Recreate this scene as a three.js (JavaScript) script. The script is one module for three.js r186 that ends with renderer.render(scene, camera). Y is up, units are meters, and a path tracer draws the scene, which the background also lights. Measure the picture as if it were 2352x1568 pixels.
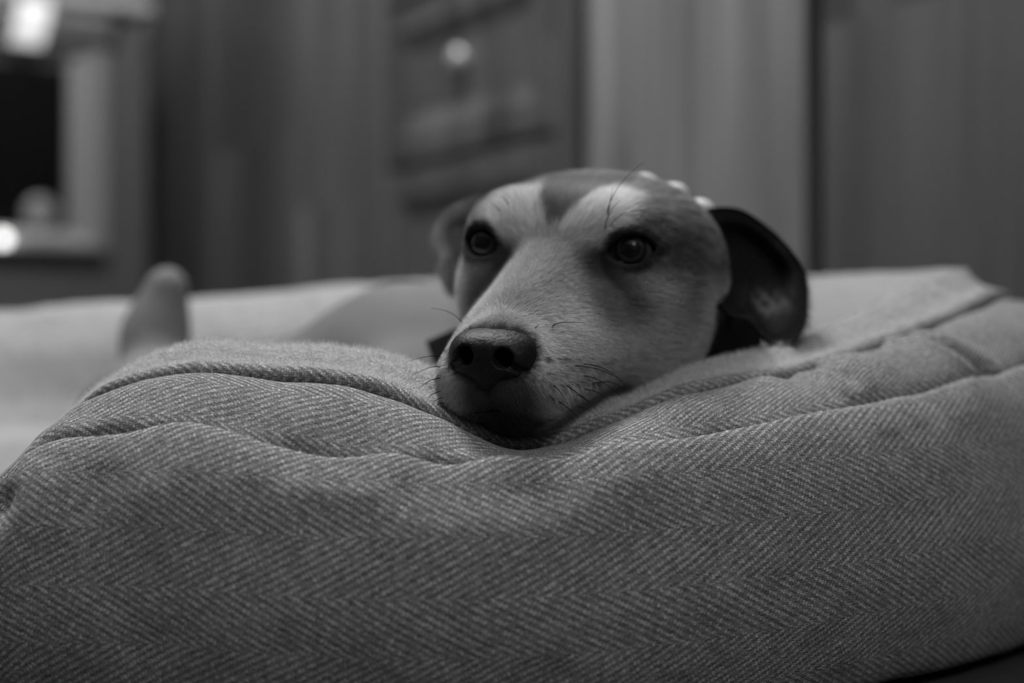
import * as THREE from 'three';
import { mergeGeometries } from 'three/addons/utils/BufferGeometryUtils.js';
import { RoundedBoxGeometry } from 'three/addons/geometries/RoundedBoxGeometry.js';

// ---------------------------------------------------------------- camera, exposure, lights
const scene = new THREE.Scene();
scene.background = new THREE.Color(0x000000);
const FPX = 3267, EYE = 0.16;                       // focal length in pixels of the 2352 x 1568 frame, camera height
const camera = new THREE.PerspectiveCamera(2 * Math.atan(784 / FPX) * 180 / Math.PI, 1.5, 0.05, 20);
camera.position.set(0, EYE, 0);
camera.lookAt(0, EYE, -1);
camera.focus = 0.600;
camera.userData.fStop = 3.2;
camera.updateMatrixWorld();
const renderer = new THREE.WebGLRenderer();
renderer.toneMapping = THREE.LinearToneMapping;
renderer.toneMappingExposure = 1.0;
renderer.shadowMap.enabled = true;
// the two pendants: position of the middle, candela of each of the three bulbs
const PENDANTS = [[new THREE.Vector3(-0.45, 2.0, -1.38), 3.3, 'pendant lamp with three small glowing bulbs above the dog bed', 0.045], [new THREE.Vector3(0.72, 1.78, 0.98), 0.55, 'pendant lamp with three large glowing globes in front of the dog bed', 0.10]];

// ---------------------------------------------------------------- helpers
const V = (x, y, z) => new THREE.Vector3(x, y, z);
const W = (px, py, d) => V((px - 1176) / FPX * d, EYE + (784 - py) / FPX * d, -d);   // pixel + distance along the view axis
let seed = 12345;
const rnd = () => { seed = (seed * 1664525 + 1013904223) >>> 0; return seed / 4294967296; };
const clamp = (x, a = 0, b = 1) => Math.min(b, Math.max(a, x));
const smooth = (a, b, x) => { const t = clamp((x - a) / (b - a)); return t * t * (3 - 2 * t); };
const mix = (a, b, t) => a + (b - a) * t;
function hash3(i, j, k) { let h = Math.imul(i, 374761393) ^ Math.imul(j, 668265263) ^ Math.imul(k, 2147483647 - 1013904); h = Math.imul(h ^ (h >>> 13), 1274126177); return ((h ^ (h >>> 16)) >>> 0) / 4294967296; }
function noise3(x, y, z) {
  const i = Math.floor(x), j = Math.floor(y), k = Math.floor(z), f = x - i, g = y - j, h = z - k;
  const u = f * f * (3 - 2 * f), v = g * g * (3 - 2 * g), w = h * h * (3 - 2 * h);
  const l = (a, b, t) => a + (b - a) * t;
  return l(l(l(hash3(i, j, k), hash3(i + 1, j, k), u), l(hash3(i, j + 1, k), hash3(i + 1, j + 1, k), u), v),
    l(l(hash3(i, j, k + 1), hash3(i + 1, j, k + 1), u), l(hash3(i, j + 1, k + 1), hash3(i + 1, j + 1, k + 1), u), v), w);
}
const fbm = (x, y, z, o = 4) => { let s = 0, a = 0.5, t = 0; for (let n = 0; n < o; n++) { s += a * noise3(x, y, z); t += a; a *= 0.5; x = x * 2.03 + 7.1; y = y * 2.03 + 3.7; z = z * 2.03 + 1.3; } return s / t; };
function tex(w, h, f, srgb) {                        // f(u, v) -> value 0..1 or [r, g, b]
  const data = new Uint8Array(w * h * 4);
  for (let y = 0; y < h; y++) for (let x = 0; x < w; x++) {
    const c = f((x + 0.5) / w, (y + 0.5) / h, x, y), o = (y * w + x) * 4;
    data[o] = data[o + 1] = data[o + 2] = clamp(c) * 255; data[o + 3] = 255;
  }
  const t = new THREE.DataTexture(data, w, h);
  t.wrapS = t.wrapT = THREE.RepeatWrapping; t.magFilter = THREE.LinearFilter; t.minFilter = THREE.LinearFilter;
  if (srgb) t.colorSpace = THREE.SRGBColorSpace;
  t.needsUpdate = true;
  return t;
}
const toS = (l) => l <= 0.0031308 ? l * 12.92 : 1.055 * Math.pow(l, 1 / 2.4) - 0.055;
const grey = (l) => new THREE.Color().setRGB(l, l, l);
const mat = (l, rough = 0.8, o = {}) => new THREE.MeshStandardMaterial({ color: grey(l), roughness: rough, metalness: 0, ...o });
const taken = {};
function numbered(n) { taken[n] = (taken[n] ?? -1) + 1; return taken[n] ? `${n}_${String(taken[n]).padStart(3, '0')}` : n; }
function mesh(name, geo, m, parent, label) {
  const o = new THREE.Mesh(geo, m); o.name = name; o.castShadow = o.receiveShadow = true;
  if (label) o.userData.label = label;
  parent.add(o); return o;
}
function thing(name, label, category, group) { const g = new THREE.Group(); g.name = numbered(name); g.userData = { label, category }; if (group) g.userData.group = group; scene.add(g); return g; }
function structure(o, label, category) { o.userData = { kind: 'structure', label, category }; return o; }
function gridGeo(nu, nv, f, uvf, flip) {             // f(i, j) -> Vector3 for i 0..nu, j 0..nv
  const p = new Float32Array((nu + 1) * (nv + 1) * 3), uv = new Float32Array((nu + 1) * (nv + 1) * 2), idx = [];
  let n = 0;
  for (let i = 0; i <= nu; i++) for (let j = 0; j <= nv; j++, n++) {
    const q = f(i, j); p[n * 3] = q.x; p[n * 3 + 1] = q.y; p[n * 3 + 2] = q.z;
    if (uvf) { const t = uvf(i, j); uv[n * 2] = t[0]; uv[n * 2 + 1] = t[1]; }
  }
  for (let i = 0; i < nu; i++) for (let j = 0; j < nv; j++) {
    const a = i * (nv + 1) + j, b = a + nv + 1, c = a + 1, d = b + 1;
    if (flip) idx.push(a, c, b, b, c, d); else idx.push(a, b, c, b, d, c);
  }
  const g = new THREE.BufferGeometry();
  g.setAttribute('position', new THREE.BufferAttribute(p, 3)); g.setAttribute('uv', new THREE.BufferAttribute(uv, 2)); g.setIndex(idx);
  g.computeVertexNormals();
  return g;
}
const cr = (a, b, c, d, t) => 0.5 * (2 * b + (c - a) * t + (2 * a - 5 * b + 4 * c - d) * t * t + (3 * b - a - 3 * c + d) * t * t * t);
const crv = (P, x, closed) => {                       // Catmull-Rom through vectors
  const n = P.length, i = Math.floor(x), t = x - i, at = (k) => closed ? P[((k % n) + n) % n] : P[clamp(k, 0, n - 1)];
  const a = at(i - 1), b = at(i), c = at(i + 1), d = at(i + 2);
  return V(cr(a.x, b.x, c.x, d.x, t), cr(a.y, b.y, c.y, d.y, t), cr(a.z, b.z, c.z, d.z, t));
};

// ---------------------------------------------------------------- the room
// the panelled wall runs away to the left; s is the distance along it, h the height, o how far out of it
const RD = V(0.517, 0, 0.856), RN = V(-0.856, 0, 0.517), R0 = V(0.053, 0, -1.85), TURN = Math.atan2(-0.856, 0.517);
const onWall = (s, h, o = 0) => V(R0.x + RD.x * s + RN.x * o, h, R0.z + RD.z * s + RN.z * o);
// a basis whose x runs along the wall (to the right), y up, z out of the wall
const wallMatrix = new THREE.Matrix4().makeBasis(RD, V(0, 1, 0), RN).setPosition(R0);
const S_LEFT = -1.76, S_RIGHT = 3.4, DEPTH = 3.3, HIGH = 2.35;
const woodMap = tex(1024, 1024, (u, v) => {
  const g = fbm(u * 46, v * 2.2, 1, 4), b = fbm(u * 9, v * 0.9, 5, 3), f = noise3(u * 300, v * 9, 2);
  return 0.64 + 0.34 * (g - 0.5) + 0.42 * (b - 0.5) + 0.06 * (f - 0.5);
}, true);
const woodBump = tex(512, 512, (u, v) => 0.5 + 0.5 * (noise3(u * 150, v * 5, 3) - 0.5) + 0.4 * (fbm(u * 40, v * 3, 2, 3) - 0.5));
const wood = (l, rough = 0.5) => mat(l, rough, { map: woodMap, bumpMap: woodBump, bumpScale: 0.0004 });
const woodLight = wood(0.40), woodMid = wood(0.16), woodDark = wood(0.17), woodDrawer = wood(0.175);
function uvOffset(g, du, dv) { const u = g.attributes.uv; for (let i = 0; i < u.count; i++) u.setXY(i, u.getX(i) + du, u.getY(i) + dv); return g; }
function board(w, h, t, r = 0.004) {                  // a box with uv in metres
  const g = new RoundedBoxGeometry(w, h, t, 2, r), p = g.attributes.position, n = g.attributes.normal, u = g.attributes.uv;
  for (let i = 0; i < p.count; i++) u.setXY(i, Math.abs(n.getX(i)) > 0.7 ? p.getZ(i) : p.getX(i), Math.abs(n.getY(i)) > 0.7 ? p.getZ(i) : p.getY(i));
  return g;
}
{
  const floor = mesh('floor', new THREE.BoxGeometry(7.5, 0.1, 6), mat(0.035, 0.6), scene); structure(floor, 'dark floor under the dog bed', 'floor');
  floor.position.copy(onWall(0.82, -0.05, 1.65)); floor.rotation.y = -Math.atan2(RD.z, RD.x);
  const ceiling = mesh('ceiling', new THREE.BoxGeometry(7.5, 0.1, 6), mat(0.78, 0.9), scene); structure(ceiling, 'plain ceiling above the room', 'ceiling');
  ceiling.position.copy(onWall(0.82, HIGH + 0.05, 1.65)); ceiling.rotation.y = floor.rotation.y;
  const wallTurn = floor.rotation.y;
  const plain = mat(0.12, 0.9);
  const addWall = (name, s, o, w, turn, label) => {
    const m = mesh(name, new THREE.BoxGeometry(w, HIGH + 0.2, 0.1), plain, scene); structure(m, label, 'wall');
    m.position.copy(onWall(s, HIGH / 2, o)); m.rotation.y = wallTurn + turn; return m;
  };
  addWall('wall_left', S_LEFT - 0.06, 1.6, 3.6, Math.PI / 2, 'plain end wall behind the stove');
  addWall('wall_right', S_RIGHT + 0.06, 1.6, 3.6, Math.PI / 2, 'plain wall across the room');
  addWall('wall_front', 0.82, DEPTH + 0.06, 5.5, 0, 'plain wall facing the wooden panelling');
  const wb = mesh('wall_back', new THREE.BoxGeometry(5.5, HIGH + 0.2, 0.1), mat(0.08, 0.9), scene);
  structure(wb, 'wall of tall vertical wooden panels with dark grooves', 'wall');
  wb.position.copy(onWall(0.82, HIGH / 2, -0.07)); wb.rotation.y = wallTurn;
  const inv = new THREE.Matrix4(); wb.updateMatrixWorld(); inv.copy(wb.matrixWorld).invert();
  // panels of the wall, one board each; the cabinet with drawers stands between them
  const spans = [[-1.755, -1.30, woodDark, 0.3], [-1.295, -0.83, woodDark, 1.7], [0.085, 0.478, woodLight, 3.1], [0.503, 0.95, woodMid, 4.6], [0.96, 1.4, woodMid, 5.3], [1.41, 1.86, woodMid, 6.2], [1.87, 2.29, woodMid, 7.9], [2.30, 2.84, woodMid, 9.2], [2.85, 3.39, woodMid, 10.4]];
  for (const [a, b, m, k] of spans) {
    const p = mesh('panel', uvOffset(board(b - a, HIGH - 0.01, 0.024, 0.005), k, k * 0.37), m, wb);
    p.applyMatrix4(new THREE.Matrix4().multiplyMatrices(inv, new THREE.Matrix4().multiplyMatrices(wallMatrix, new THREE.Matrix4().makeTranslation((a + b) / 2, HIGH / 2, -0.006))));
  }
}
// the built-in chest of drawers in the panelled wall
{
  const g = thing('drawer_cabinet', 'dark wooden built-in cabinet with recessed-panel drawers and round knobs', 'cabinet');
  g.applyMatrix4(wallMatrix);
  const body = mesh('body', board(0.90, 2.2, 0.02, 0.002), woodDrawer, g); body.position.set(-0.372, 1.1, -0.004);
  const stileShape = (a, b, m, k, o) => { const s = mesh('stile', uvOffset(board(b - a, 2.2, 0.02, 0.004), k, k), m, g); s.position.set((a + b) / 2, 1.1, o); };
  stileShape(-0.825, -0.585, wood(0.32), 0.7, 0.004); stileShape(-0.582, -0.472, woodDrawer, 2.9, 0.006);
  stileShape(0.029, 0.042, woodDrawer, 1.9, 0.006); stileShape(0.044, 0.082, woodMid, 2.2, 0.012);
  // each drawer front: a bevelled frame round a recessed panel
  const x0 = -0.462, x1 = 0.022, H = 0.24;
  const front = (w, h, cut, dp) => {
    const a = w / 2, b = h / 2, t = 0.02, P = [], I = [], U = [];
    const ring = (x, y, z) => { for (const [sx, sy] of [[-1, -1], [1, -1], [1, 1], [-1, 1]]) { P.push(sx * x, sy * y, z); U.push(sx * x, sy * y); } };
    ring(a, b, -t); ring(a, b, 0); ring(a - 0.004, b - 0.004, 0.004); ring(a - cut * 0.55, b - cut * 0.55, 0.004); ring(a - cut, b - cut, -dp);
    for (let r = 0; r < 4; r++) for (let k = 0; k < 4; k++) { const p = r * 4 + k, q = r * 4 + (k + 1) % 4; I.push(p, q, p + 4, q, q + 4, p + 4); }
    I.push(16, 17, 18, 16, 18, 19);
    const q = new THREE.BufferGeometry(); q.setAttribute('position', new THREE.Float32BufferAttribute(P, 3)); q.setAttribute('uv', new THREE.Float32BufferAttribute(U, 2)); q.setIndex(I);
    const e = q.toNonIndexed(); e.computeVertexNormals(); return e;
  };
  const knobProfile = [[0, 0.030], [0.008, 0.0295], [0.0145, 0.026], [0.0165, 0.021], [0.0145, 0.016], [0.008, 0.012], [0.0075, 0.004], [0.011, 0.0], [0.0, 0.0]].reverse().map(([x, y]) => new THREE.Vector2(x, y));
  const knobGeo = new THREE.LatheGeometry(knobProfile, 28); knobGeo.rotateX(Math.PI / 2);
  const knobMat = mat(0.55, 0.28, { metalness: 0.4 });
  const top = 0.16 + (784 - 85) / FPX * 1.83 * 1.233 + 0.029;   // upper edge of the drawer with the knob in view
  for (let k = -3; k < 3; k++) {
    const cy = top - H / 2 - k * (H + 0.012); if (cy < 0.05) continue;
    const d = mesh('drawer', uvOffset(front(x1 - x0, H, 0.075, 0.007), 0.4 * k, 1.3 * k), woodDrawer, g);
    d.position.set((x0 + x1) / 2, cy, 0.012);
    const kn = mesh('knob', knobGeo, knobMat, d, 'pale polished round knob'); kn.position.set(0.0, 0.012, -0.012);
  }
}
let stovePoint;
// the stove in the corner, set at right angles to the panelling
{
  const g = thing('stove', 'pale glossy stove with black glass door in a wide frame', 'stove');
  // x to the right in the picture (away from the room's middle), z towards the camera
  const SX = V(0.856, 0, -0.517), SZ = V(0.517, 0, 0.856), D = 3.0;
  const origin = W(345, 784, D); origin.y = 0;
  g.applyMatrix4(new THREE.Matrix4().makeBasis(SX, V(0, 1, 0), SZ).setPosition(origin));
  const enamel = new THREE.MeshPhysicalMaterial({ color: grey(0.045), roughness: 0.42, clearcoat: 0.2, clearcoatRoughness: 0.25 });
  const steel = mat(0.42, 0.32, { metalness: 0.55 });
  const black = new THREE.MeshPhysicalMaterial({ color: grey(0.002), roughness: 0.2, specularIntensity: 0.3 });
  const X = (px) => { const k = (px - 1176) / FPX; return (k * -origin.z - origin.x) / (0.856 - k * 0.517); };            // along the front, from a pixel column
  const Y = (py, px) => EYE + (784 - py) / FPX * (-(origin.z - 0.517 * X(px)));                                        // height, from a pixel row
  stovePoint = (px, py, out) => origin.clone().addScaledVector(SX, X(px)).addScaledVector(SZ, out).setY(Y(py, px));
  const yTop = Y(8, 300), yR0 = Y(118, 200), yR1 = Y(28, 200), yG1 = Y(145, 130), yG0 = Y(530, 150), yF0 = Y(585, 235), xF = X(238), xG = X(142), wide = 0.62;
  const body = mesh('body', new RoundedBoxGeometry(wide, yTop - 0.05, 0.5, 3, 0.012), enamel, g); body.position.set(-wide / 2, (yTop - 0.05) / 2, -0.25);
  const topPlate = mesh('top_plate', new RoundedBoxGeometry(wide + 0.01, 0.03, 0.54, 3, 0.01), steel, g); topPlate.position.set(-wide / 2, yTop - 0.012, -0.24);
  const x0 = -wide - xF;
  // four mitred pieces of the door frame, each a bevelled moulding
  const fw = xF - xG, mo = [[0, 0], [0, 0.030], [fw * 0.20, 0.038], [fw * 0.45, 0.036], [fw * 0.55, 0.026], [fw * 0.9, 0.018], [fw, 0.0]];
  const door = mesh('door', new RoundedBoxGeometry(xF - x0 - 0.004, yR0 - yF0, 0.016, 2, 0.004), mat(0.05, 0.5), g); door.position.set((xF + x0) / 2, (yR0 + yF0) / 2, 0.006);
  const piece = (c0, c1, inx, iny) => {               // from corner c0 to c1; inner direction at each end
    const geo = gridGeo(1, mo.length - 1, (i, j) => { const c = i ? c1 : c0, d = i ? iny : inx; return V(c[0] + d[0] * mo[j][0], c[1] + d[1] * mo[j][0], mo[j][1] + 0.006); }).toNonIndexed();
    geo.computeVertexNormals(); mesh('frame_rail', geo, new THREE.MeshPhysicalMaterial({ color: grey(0.14), roughness: 0.3, clearcoat: 0.6, clearcoatRoughness: 0.15, side: THREE.DoubleSide }), door).position.set(-door.position.x, -door.position.y, -0.006);
  };
  const hT = 0.28, hB = 0.57;
  piece([xF, yF0], [xF, yR0], [-1, hB], [-1, -hT]); piece([xF, yR0], [x0, yR0], [-1, -hT], [1, -hT]); piece([x0, yR0], [x0, yF0], [1, -hT], [1, hB]); piece([x0, yF0], [xF, yF0], [1, hB], [-1, hB]);
  const glass = mesh('glass', new THREE.BoxGeometry(xF - x0 - fw * 1.2, yR0 - yF0 - fw, 0.004), black, door, 'black glass pane'); glass.position.set(0, 0, 0.010);
  const reflection_disc = mesh('reflection_disc', new THREE.LatheGeometry([[0, 0.012], [0.022, 0.012], [0.030, 0.010], [0.034, 0.004], [0.034, 0]].reverse().map(([a, b]) => new THREE.Vector2(a, b)), 28).rotateX(Math.PI / 2), mat(0.14, 0.35), door, 'round grey disc standing in for a reflection in the glass'); reflection_disc.position.set(X(88) - door.position.x, Y(490, 88) - door.position.y, 0.013);  // grey disc modelled in place of a round reflection in the pane
  const glint = mesh('glint_bead', new THREE.SphereGeometry(0.012, 20, 14), new THREE.MeshStandardMaterial({ color: 0xffffff, emissive: 0xffffff, emissiveIntensity: 3 }), g, 'small glowing white bead added in place of a glint'); glint.position.set(X(-4), Y(552, 0), 0.045);  // added glowing bead, stands in for a lamp reflection on the frame
  const pl = new THREE.PointLight(0xffffff, 0.012, 0, 2); pl.position.copy(glint.position); pl.castShadow = true; pl.shadow.radius = 0.6; g.add(pl);
  // the bulging rail with rounded end above the door
  const rr = (yR1 - yR0) / 2;
  const rail = mesh('rail', new THREE.CapsuleGeometry(rr, wide - 0.12 - rr, 8, 24).rotateZ(Math.PI / 2).scale(1, 1, 0.7), new THREE.MeshPhysicalMaterial({ color: grey(0.075), roughness: 0.28, clearcoat: 0.5, clearcoatRoughness: 0.12 }), g); rail.position.set(X(268) - (wide - 0.12 + rr) / 2, (yR0 + yR1) / 2, 0.01);
}
// a cloth added over the stove's rail in place of a bright reflection
{
  const g = thing('highlight_cloth', 'white cloth added over the rail of the stove in place of a highlight', 'highlight_cloth');
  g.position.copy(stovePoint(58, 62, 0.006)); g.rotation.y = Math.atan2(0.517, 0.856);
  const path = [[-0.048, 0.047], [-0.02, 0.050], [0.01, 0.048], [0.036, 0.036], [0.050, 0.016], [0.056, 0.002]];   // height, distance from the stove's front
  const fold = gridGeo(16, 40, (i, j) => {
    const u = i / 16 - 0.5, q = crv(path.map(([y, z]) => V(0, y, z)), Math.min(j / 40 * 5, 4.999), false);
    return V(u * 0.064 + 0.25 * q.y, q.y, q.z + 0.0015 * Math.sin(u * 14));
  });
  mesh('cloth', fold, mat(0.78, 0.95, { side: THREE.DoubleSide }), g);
}
// ---------------------------------------------------------------- the pendant lamp over the room, out of the frame
for (const [LAMP, LAMP_POWER, label, globe] of PENDANTS) {
  const g = thing('pendant_lamp', label, 'lamp', 'pendant lamps'); g.position.copy(LAMP);
  const iron = mat(0.03, 0.5);
  const rod = mesh('rod', new THREE.CylinderGeometry(0.006, 0.006, HIGH - LAMP.y, 10), iron, g); rod.position.y = (HIGH - LAMP.y) / 2;
  const rose = mesh('ceiling_rose', new THREE.CylinderGeometry(0.05, 0.06, 0.025, 24), iron, g); rose.position.y = HIGH - LAMP.y - 0.0125;
  for (let k = 0; k < 3; k++) {
    const a = k * 2.0944 + 0.4, x = Math.cos(a) * (0.09 + globe), z = Math.sin(a) * (0.09 + globe);
    const arm = mesh('arm', new THREE.TubeGeometry(new THREE.QuadraticBezierCurve3(V(0, 0.02, 0), V(x * 0.6, 0.07, z * 0.6), V(x, -0.005, z)), 12, 0.006, 8), iron, g);
    const bulb = mesh('bulb', new THREE.SphereGeometry(globe, 24, 16), new THREE.MeshStandardMaterial({ color: 0xffffff, emissive: 0xffffff, emissiveIntensity: 8 }), g); bulb.position.set(x, -globe, z);
    bulb.castShadow = false;
    const l = new THREE.PointLight(0xffffff, LAMP_POWER, 0, 2); l.position.set(x, -globe, z); l.castShadow = true; l.shadow.radius = globe * 48; l.shadow.mapSize.set(1024, 1024); g.add(l);
  }
}

// ---------------------------------------------------------------- the dog bed
// herringbone twill: the yarns of a 2/2 twill whose slant turns every 22 threads
const CELLU = 0.0014, CELLV = 0.00082, TILEU = 88, TILEV = 112, BAND = 28;
const wrapNoise = (u, v, n, k) => { const x = u * n, y = v * n, i = Math.floor(x), j = Math.floor(y), f = x - i, g = y - j, h = (a, b) => hash3(((a % n) + n) % n, ((b % n) + n) % n, 40 + k), p = f * f * (3 - 2 * f), q = g * g * (3 - 2 * g); return mix(mix(h(i, j), h(i + 1, j), p), mix(h(i, j + 1), h(i + 1, j + 1), p), q); };   // uneven threads
function twill(u, v) {
  const x = u * TILEU + 0.5 * (wrapNoise(u, v, 176, 0) - 0.5), y = v * TILEV + 0.7 * (wrapNoise(u, v, 176, 5) - 0.5), i = Math.floor(x), j = Math.floor(y), band = Math.floor(j / BAND), dir = band % 2 ? -1 : 1;
  const k = (((i + dir * (j % BAND) + (dir < 0 ? 1 : 0)) % 4) + 4) % 4, over = k < 2;      // over: the light yarn across j lies on top
  const fx = x - i, fy = y - j;
  return { i, j, over, k, fx, fy };
}
const yarnTone = (i, j, over) => over ? mix(0.65, 1.35, hash3(i, Math.floor(j / 2), 7)) : mix(0.65, 1.35, hash3(Math.floor(i / 3), j, 11));
const clothMap = tex(2048, 2048, (u, v) => {
  const t = twill(u, v), fuzz = noise3(u * 900, v * 900, 3) - 0.5;
  const base = t.over ? 0.50 : 0.25, fleck = noise3(u * 420, v * 300, 8) - 0.5;                 // mottled yarn: darker and lighter fibres spun together
  return toS(clamp(base * yarnTone(t.i, t.j, t.over) * (1 + 0.5 * fuzz + 0.7 * fleck)));
}, true);
const clothBump = tex(2048, 2048, (u, v) => {
  const t = twill(u, v), across = t.over ? t.fx : t.fy, along = t.over ? t.fy + (t.k === 0 ? 0 : 0) : t.fx;
  const round = Math.sqrt(Math.max(0, 1 - Math.pow(2 * across - 1, 2)));
  const cap = 1 - 0.35 * Math.pow(Math.abs(2 * along - 1), 3);
  return clamp((t.over ? 0.55 : 0.12) + 0.42 * round * cap + 0.08 * (noise3(u * 700, v * 700, 9) - 0.5));
});
const cloth = new THREE.MeshPhysicalMaterial({ color: grey(0.65), map: clothMap, bumpMap: clothBump, bumpScale: 0.0011, roughness: 0.95, sheen: 0.25, sheenRoughness: 0.6, sheenColor: grey(0.5) });
for (const t of [clothMap, clothBump]) t.repeat.set(1 / (TILEU * CELLU), 1 / (TILEV * CELLV));
const plushMap = tex(1024, 1024, (u, v) => toS(0.40 * (0.8 + 0.26 * fbm(u * 26, v * 26, 3, 4) + 0.14 * noise3(u * 260, v * 260, 5))), true);
const plushBump = tex(1024, 1024, (u, v) => 0.6 * fbm(u * 60, v * 60, 2, 4) + 0.4 * noise3(u * 380, v * 380, 6));
for (const t of [plushMap, plushBump]) t.repeat.set(5, 5);
const plush = new THREE.MeshPhysicalMaterial({ color: grey(1), map: plushMap, bumpMap: plushBump, bumpScale: 0.003, roughness: 1, sheen: 0.3, sheenRoughness: 0.7, sheenColor: grey(0.5) });

// the ring of the bed, column by column: [seam], [foot of the rolled edge], [crest of the plush]
const COL = [
  [W(-270, 1360, 0.62), W(-210, 1290, 0.67), W(-170, 1270, 0.72)],
  [W(-60, 1185, 0.602), W(-10, 1150, 0.65), W(40, 1140, 0.70)],
  [W(90, 1038, 0.592), W(130, 1003, 0.635), W(160, 990, 0.68)],
  [W(220, 1006, 0.585), W(240, 915, 0.625), W(262, 893, 0.665)],
  [W(420, 996, 0.578), W(420, 868, 0.617), W(430, 806, 0.655)],
  [W(640, 1036, 0.572), W(640, 878, 0.610), W(640, 808, 0.65)],
  [W(850, 1064, 0.570), W(850, 905, 0.607), W(850, 824, 0.647)],
  [W(1040, 1066, 0.570), W(1030, 978, 0.609), W(1030, 875, 0.65)],
  [W(1220, 1062, 0.573), W(1200, 1040, 0.622), W(1200, 1000, 0.66)],
  [W(1420, 1036, 0.583), W(1400, 985, 0.632), W(1420, 935, 0.668)],
  [W(1640, 1006, 0.602), W(1620, 908, 0.650), W(1620, 845, 0.69)],
  [W(1880, 960, 0.632), W(1850, 868, 0.68), W(1840, 775, 0.73)],
  [W(2100, 915, 0.672), W(2050, 797, 0.725), W(2010, 715, 0.785)],
  [W(2300, 868, 0.725), W(2200, 737, 0.785), W(2140, 645, 0.85)],
  [W(2470, 815, 0.80), W(2290, 690, 0.86), W(2200, 625, 0.925)],
  [V(0.385, 0.150, -0.93), V(0.325, 0.185, -0.965), V(0.262, 0.207, -0.99)],
  [V(0.30, 0.150, -1.13), V(0.245, 0.187, -1.105), V(0.185, 0.206, -1.07)],
  [V(0.10, 0.150, -1.27), V(0.08, 0.187, -1.21), V(0.055, 0.207, -1.13)],
  [V(-0.12, 0.150, -1.32), V(-0.12, 0.187, -1.26), V(-0.12, 0.206, -1.17)],
  [V(-0.33, 0.145, -1.34), V(-0.325, 0.175, -1.28), V(-0.31, 0.193, -1.20)],
  [V(-0.54, 0.135, -1.27), V(-0.51, 0.165, -1.23), V(-0.47, 0.180, -1.16)],
  [V(-0.66, 0.12, -1.08), V(-0.62, 0.145, -1.06), V(-0.57, 0.158, -1.02)],
  [V(-0.66, 0.09, -0.87), V(-0.61, 0.105, -0.88), V(-0.56, 0.11, -0.89)],
  [V(-0.52, 0.06, -0.70), V(-0.48, 0.064, -0.74), V(-0.44, 0.064, -0.78)],
];
const NC = COL.length, CENTRE = V(-0.12, 0, -0.93);
const seamAt = (x) => crv(COL.map(c => c[0]), x, true), footAt = (x) => crv(COL.map(c => c[1]), x, true), crestAt = (x) => crv(COL.map(c => c[2]), x, true);
const S0 = COL.map(c => c[0]), S1 = COL.map(c => c[1]), S2 = COL.map(c => c[2]);
const outward = (x) => { const a = crv(S0, x - 0.05, true), b = crv(S0, x + 0.05, true), t = b.sub(a); const o = V(-t.z, 0, t.x); return o.normalize(); };   // away from the ring's middle
// folds and puckers: [pixel x, pixel y, distance], radius, height (metres; below zero is a dent)
const BUMPS = [
  [[850, 1125, 0.548], 0.017, 0.0035], [[600, 1120, 0.55], 0.022, 0.003], [[1335, 1150, 0.55], 0.017, 0.0045], [[1230, 1110, 0.56], 0.014, -0.004], [[1020, 1110, 0.556], 0.017, -0.003],
  [[740, 1180, 0.545], 0.016, -0.003], [[380, 1090, 0.556], 0.022, 0.003], [[500, 1190, 0.548], 0.02, -0.0025], [[220, 1100, 0.566], 0.016, -0.003], [[90, 1110, 0.58], 0.018, 0.004], [[20, 1165, 0.585], 0.009, -0.008],
  [[1500, 1080, 0.57], 0.018, 0.0025], [[1130, 1180, 0.545], 0.018, 0.002], [[1480, 1230, 0.55], 0.022, -0.0025], [[1700, 1100, 0.585], 0.02, -0.0015], [[250, 1330, 0.56], 0.03, -0.003], [[950, 1350, 0.54], 0.035, 0.003], [[60, 1260, 0.58], 0.02, 0.005],
  [[700, 960, 0.59], 0.02, 0.002], [[560, 990, 0.585], 0.012, -0.0025], [[800, 1035, 0.578], 0.014, -0.003], [[950, 985, 0.588], 0.02, 0.002], [[300, 950, 0.605], 0.018, 0.002],
  [[1600, 950, 0.625], 0.02, 0.003], [[1760, 905, 0.655], 0.018, 0.003], [[1960, 870, 0.685], 0.022, 0.006], [[2150, 850, 0.705], 0.02, 0.005], [[1850, 900, 0.66], 0.012, -0.004], [[2270, 780, 0.77], 0.03, 0.005],
].map(([p, r, h]) => [W(...p), r, h * 0.8]);
// creases: polylines of [pixel x, pixel y, distance], half width, depth
const CREASES = [
  [[[2060, 800, 0.73], [2140, 815, 0.725], [2210, 840, 0.722], [2262, 868, 0.718], [2280, 885, 0.716]], 0.006, 0.008],
  [[[1855, 872, 0.68], [1900, 880, 0.675], [1935, 900, 0.665]], 0.005, 0.005],
  [[[100, 1030, 0.592], [190, 1035, 0.583], [260, 1010, 0.58]], 0.006, 0.003],
].map(([p, w, d]) => [p.map(q => W(...q)), w, d]);
const tmpLine = new THREE.Line3(), tmpQ = V(0, 0, 0);
function relief(p, creased) {
  let h = 0;
  for (const [c, r, a] of BUMPS) { const d = p.distanceToSquared(c) / (r * r); if (d < 9) h += a * Math.exp(-d); }
  if (creased) for (const [L, w, dep] of CREASES) {
    let best = 1;
    for (let k = 0; k + 1 < L.length; k++) { tmpLine.set(L[k], L[k + 1]); tmpLine.closestPointToPoint(p, true, tmpQ); best = Math.min(best, tmpQ.distanceTo(p)); }
    if (best < 4 * w) h -= dep * (Math.exp(-best * best / (w * w)) - 0.45 * Math.exp(-Math.pow((best - 1.9 * w) / w, 2)));
  }
  h += 0.002 * (fbm(p.x * 22, p.y * 22, p.z * 22, 3) - 0.5) + 0.002 * (noise3(p.x * 70, p.y * 70, p.z * 70) - 0.5);
  return h;
}
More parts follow.
